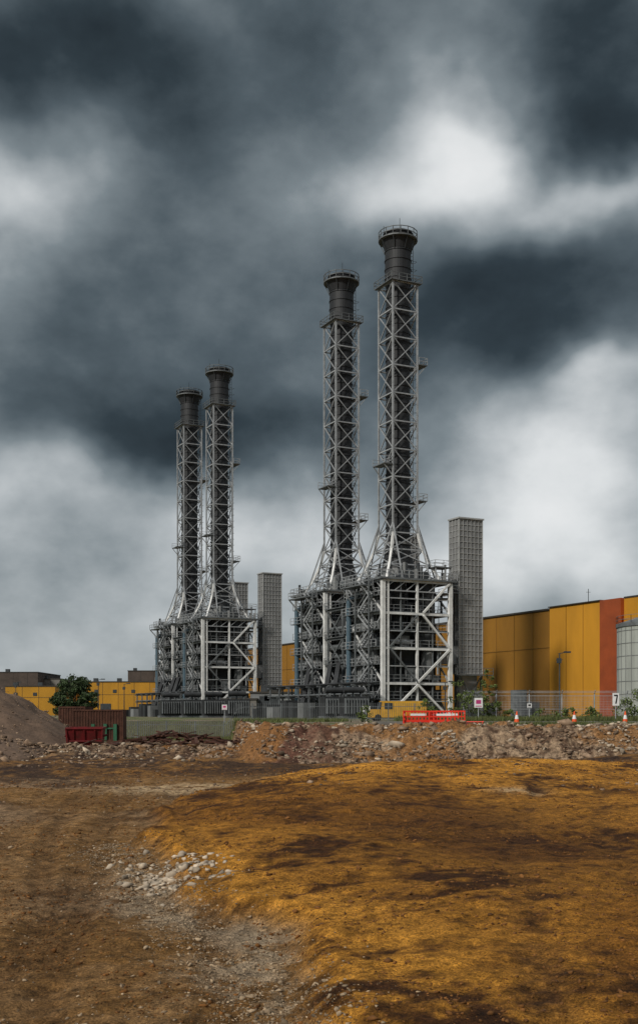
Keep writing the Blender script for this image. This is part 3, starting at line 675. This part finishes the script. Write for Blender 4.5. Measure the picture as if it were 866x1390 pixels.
def barrier(x,y,rz,lying=False):
    b_=MB(); w_=2.0
    for q in (-w_/2,w_/2-.08): b_.box(q,q+.08,-.03,.03,.05,1.0)
    for z0_,z1_ in ((.90,1.0),(.55,.63),(.22,.38)): b_.box(-w_/2+.08,w_/2-.08,-.025,.025,z0_,z1_)
    for k in range(7): xx=-w_/2+.28+k*.24; b_.box(xx,xx+.05,-.02,.02,.38,.90)
    for q in (-w_/2+.1,w_/2-.2): b_.box(q,q+.1,-.3,.3,0,.06)
    w2=MB(); w2.box(-w_/2+.5,w_/2-.5,-.035,-.026,.66,.80)
    e_=group('pedestrian_barrier',[('frame',b_,M['barrier']),('reflector',w2,M['wht'])],(x,y,Hs(x,y)+.02),rz)
    if lying: e_.rotation_euler=(math.radians(74),0,rz); 
for x_,y_,rz,ly in ((6.6,74.0,.08,0),(8.3,73.6,-.12,0),(6.8,75.4,.05,0),(8.9,75.0,-.1,0),(7.7,74.8,1.3,0),(9.9,72.6,-.25,1),(5.75,74.7,1.45,0)): barrier(x_,y_,rz,ly)
def cone(x,y):
    a=MB();b_=MB();c_=MB(); c_.box(-.24,.24,-.24,.24,0,.05)
    a.cyl((0,0,.05),(0,0,.30),.19,.145,n=20); b_.cyl((0,0,.30),(0,0,.58),.145,.085,n=20); a.cyl((0,0,.58),(0,0,.85),.085,.03,n=20)
    group('traffic_cone',[('body',a,M['cone']),('reflective_sleeve',b_,M['wht']),('base',c_,M['cone'])],(x,y,PZ+.17))
for px in (701,779,848): cone((px-433)/F*77,77)
def sign7(px,Y):
    p=MB();b_=MB();g=MB(); p.cyl((0,0,0),(0,0,2.45),.04,n=8); b_.box(-.25,.25,-.08,-.045,1.45,2.4)
    g.box(-.15,.15,-.09,-.081,2.17,2.28); g.hexa([(-.06,-.09,1.6),(.05,-.09,1.6),(.05,-.081,1.6),(-.06,-.081,1.6),(.05,-.09,2.17),(.15,-.09,2.17),(.15,-.081,2.17),(.05,-.081,2.17)])
    group('number_sign',[('post',p,M['steel']),('board',b_,M['wht']),('digit_seven',g,M['black'])],((px-433)/F*Y,Y,PZ))
sign7(835,84)
def sign(px,Y,z0_,m,w_=.8,h_=.9):
    p=MB();b_=MB();g=MB(); p.cyl((0,0,0),(0,0,z0_+h_),.04,n=8); b_.box(-w_/2,w_/2,-.08,-.045,z0_,z0_+h_); g.box(-w_*.3,w_*.3,-.088,-.081,z0_+h_*.4,z0_+h_*.8)
    g.box(-w_*.38,w_*.38,-.088,-.081,z0_+h_*.12,z0_+h_*.2)
    group('site_sign',[('post',p,M['steel']),('board',b_,M['wht']),('print',g,m)],((px-433)/F*Y,Y,PZ))
sign(649,85.5,1.3,M['pink'],.65,.75); sign(305,107,1.2,M['pink'],.5,.5)
sign(497,116,1.0,M['black'],.8,.6); sign(718,87.6,1.3,M['black'],.35,.35)
def lamp(px,Y,h):
    p=MB();b_=MB(); p.cyl((0,0,0),(0,0,h),.09,.05,n=8); p.beam((-.1,0,h-.05),(.6,0,h+.1),.07); b_.box(.4,1.0,-.15,.15,h+.03,h+.17); b_.box(-.25,.15,-.12,.12,h-.9,h-.45); p.beam((-.3,0,h-.6),(.3,0,h-.6),.06)
    group('street_lamp',[('pole',p,M['dsteel']),('lamp_head',b_,M['dsteel'])],((px-433)/F*Y,Y,PZ))
lamp(759,100,6.3); lamp(134,170,6.0); lamp(169,180,5.6); lamp(22,200,6.4);lamp(604,130,4.5)
def cabin(x,y):
    b_=MB();g=MB();r_=MB(); b_.hexa([(-2.6,-1.1,.4),(2.6,-1.1,.4),(2.6,1.1,.4),(-2.6,1.1,.4),(-2.3,-1.05,2.2),(2.6,-1.05,2.2),(2.6,1.05,2.2),(-2.3,1.05,2.2)])
    b_.box(-3.6,-2.55,-1.05,1.05,.4,1.3)
    g.hexa([(-2.62,-1.0,1.3),(-2.60,-1.0,1.3),(-2.6,1.0,1.3),(-2.62,1.0,1.3),(-2.42,-.95,2.1),(-2.36,-.95,2.1),(-2.36,.95,2.1),(-2.42,.95,2.1)]); g.box(-2.1,-1.2,-1.13,-1.09,1.35,2.0)
    for k in (-2.8,1.6):
        for s_ in (-1,1): r_.cyl((k,s_*.95,.38),(k,s_*1.15,.38),.38,n=18)
    r_.box(-3.65,2.65,-1.0,1.0,.3,.42)
    group('yellow_van',[('body',b_,M['yel2']),('windows',g,M['glass']),('wheels',r_,M['black'])],(x,y,PZ+.0),.1)
cabin((545-433)/F*122,122)
# ------------------------------------------------ vegetation
def leaves(c,rad,nl,size,R):
    c=np.array(c); d=R.normal(size=(nl,3)); d/=np.linalg.norm(d,axis=1)[:,None]; p=c+d*(R.random(nl)**.45)[:,None]*np.array(rad)
    a=R.normal(size=(nl,3)); a/=np.linalg.norm(a,axis=1)[:,None]; b_=np.cross(a,R.normal(size=(nl,3))); b_/=np.linalg.norm(b_,axis=1)[:,None]
    s_=(size*R.uniform(.6,1.3,nl))[:,None]; a*=s_; b_*=s_*.6
    return np.stack([p-a,p-b_,p+a,p+b_],1).reshape(-1,3)
def tree(name,x,y,h,r,seed,lm,nl=110,ls=.22,clumps=26,trunk=.16,low=.3):
    R=np.random.default_rng(seed); t_=MB(); z=PZ if y>85 else Hs(x,y); LV_=[]
    top=Vector((R.normal(0,.2),R.normal(0,.2),h*.8)); mid=Vector((R.normal(0,.15),0,h*.4))
    t_.cyl((0,0,-.1),mid,trunk,trunk*.65,n=8); t_.cyl(mid,top,trunk*.65,trunk*.2,n=8)
    for k in range(clumps):
        zz=h*(low+(1-low)*R.random()); prof=math.sin(math.pi*min(1,max(.12,(zz/h-low*.6)/(1.08-low*.6))))**.7
        a=R.uniform(0,6.28); rr=r*prof*R.uniform(.35,1.0); c=Vector((math.cos(a)*rr,math.sin(a)*rr,zz))
        s0=(mid if zz<h*.5 else mid.lerp(top,min(1,(zz/h-.4)/.5)))
        t_.cyl(s0,c,trunk*.3,trunk*.07,n=5,caps=False)
        q=r*R.uniform(.22,.42); LV_.append(leaves(c,(q,q,q*.75),nl,ls,R))
    V=np.concatenate(LV_); f=np.arange(len(V)).reshape(-1,4)
    e_=empty(name,(x,y,z)); link('trunk_and_limbs',t_.mesh('trunk',M['bark']),e_)
    me=bpy.data.meshes.new('crown'); me.from_pydata(V.tolist(),[],f.tolist()); me.materials.append(lm); link('crown',me,e_)
tree('broadleaf_tree',-38.6,175,6.6,3.0,1,M['leafd'],110,.2,40,.2,.12)
tree('broadleaf_tree',-40.9,178,5.2,2.2,5,M['leafd'],90,.2,24,.16,.12)
tree('broadleaf_tree',-36.0,172,4.8,1.8,6,M['leafd'],90,.2,20,.14,.12)
def shrub(x,y,h,r,seed,n=18,nl=30): tree('shrub',x,y,h,r,seed,M['leaf'],nl,.085,n,.03,.08)
for k,(px,Yy,h,r) in enumerate(((622,87,3.6,.9),(634,86.5,2.6,.9),(662,86.8,4.2,.7),(655,87.3,2.5,.9),(672,86.5,2.2,.7),(850,86.5,2.0,1.3),(862,86,2.6,1.3),(806,86.5,1.2,.9),(580,110,2.2,1),(495,100,1.4,.8),(800,86,1.3,.5),(690,86.8,1.1,.9),(740,86.8,1.1,1.1),(770,87,1.3,.8))):
    shrub((px-433)/F*Yy,Yy,h,r,30+k)
def grass(name,n_,xr,yr,hh,seed,wd=.03,th=.45):
    R=np.random.default_rng(seed); x=R.uniform(*xr,n_);y=R.uniform(*yr,n_); kk=fbm(x/2.5,y/2.5,seed,3)>th; x,y=x[kk],y[kk]; n_=len(x); z=H(x,y)
    a=R.uniform(-.6,.6,n_); w_=wd*R.uniform(.6,1.4,n_); h_=hh*R.uniform(.4,1.2,n_); lx=R.normal(0,.12,n_)*hh*2; ly=R.normal(0,.12,n_)*hh*2
    V=np.stack([np.stack([x-w_*np.cos(a),y-w_*np.sin(a),z],1),np.stack([x+w_*np.cos(a),y+w_*np.sin(a),z],1),np.stack([x+lx,y+ly,z+h_],1)],1).reshape(-1,3)
    me=bpy.data.meshes.new(name); me.from_pydata(V.tolist(),[],np.arange(len(V)).reshape(-1,3).tolist()); me.materials.append(M['grass']); link(name,me)
grass('grass',16000,(8,34),(69,75.5),.3,5,.04,.48); grass('grass',30000,(6,40),(82.8,88),.6,9,.04,.42)
grass('grass',9000,(-22,3),(100,116),.4,12,.04)
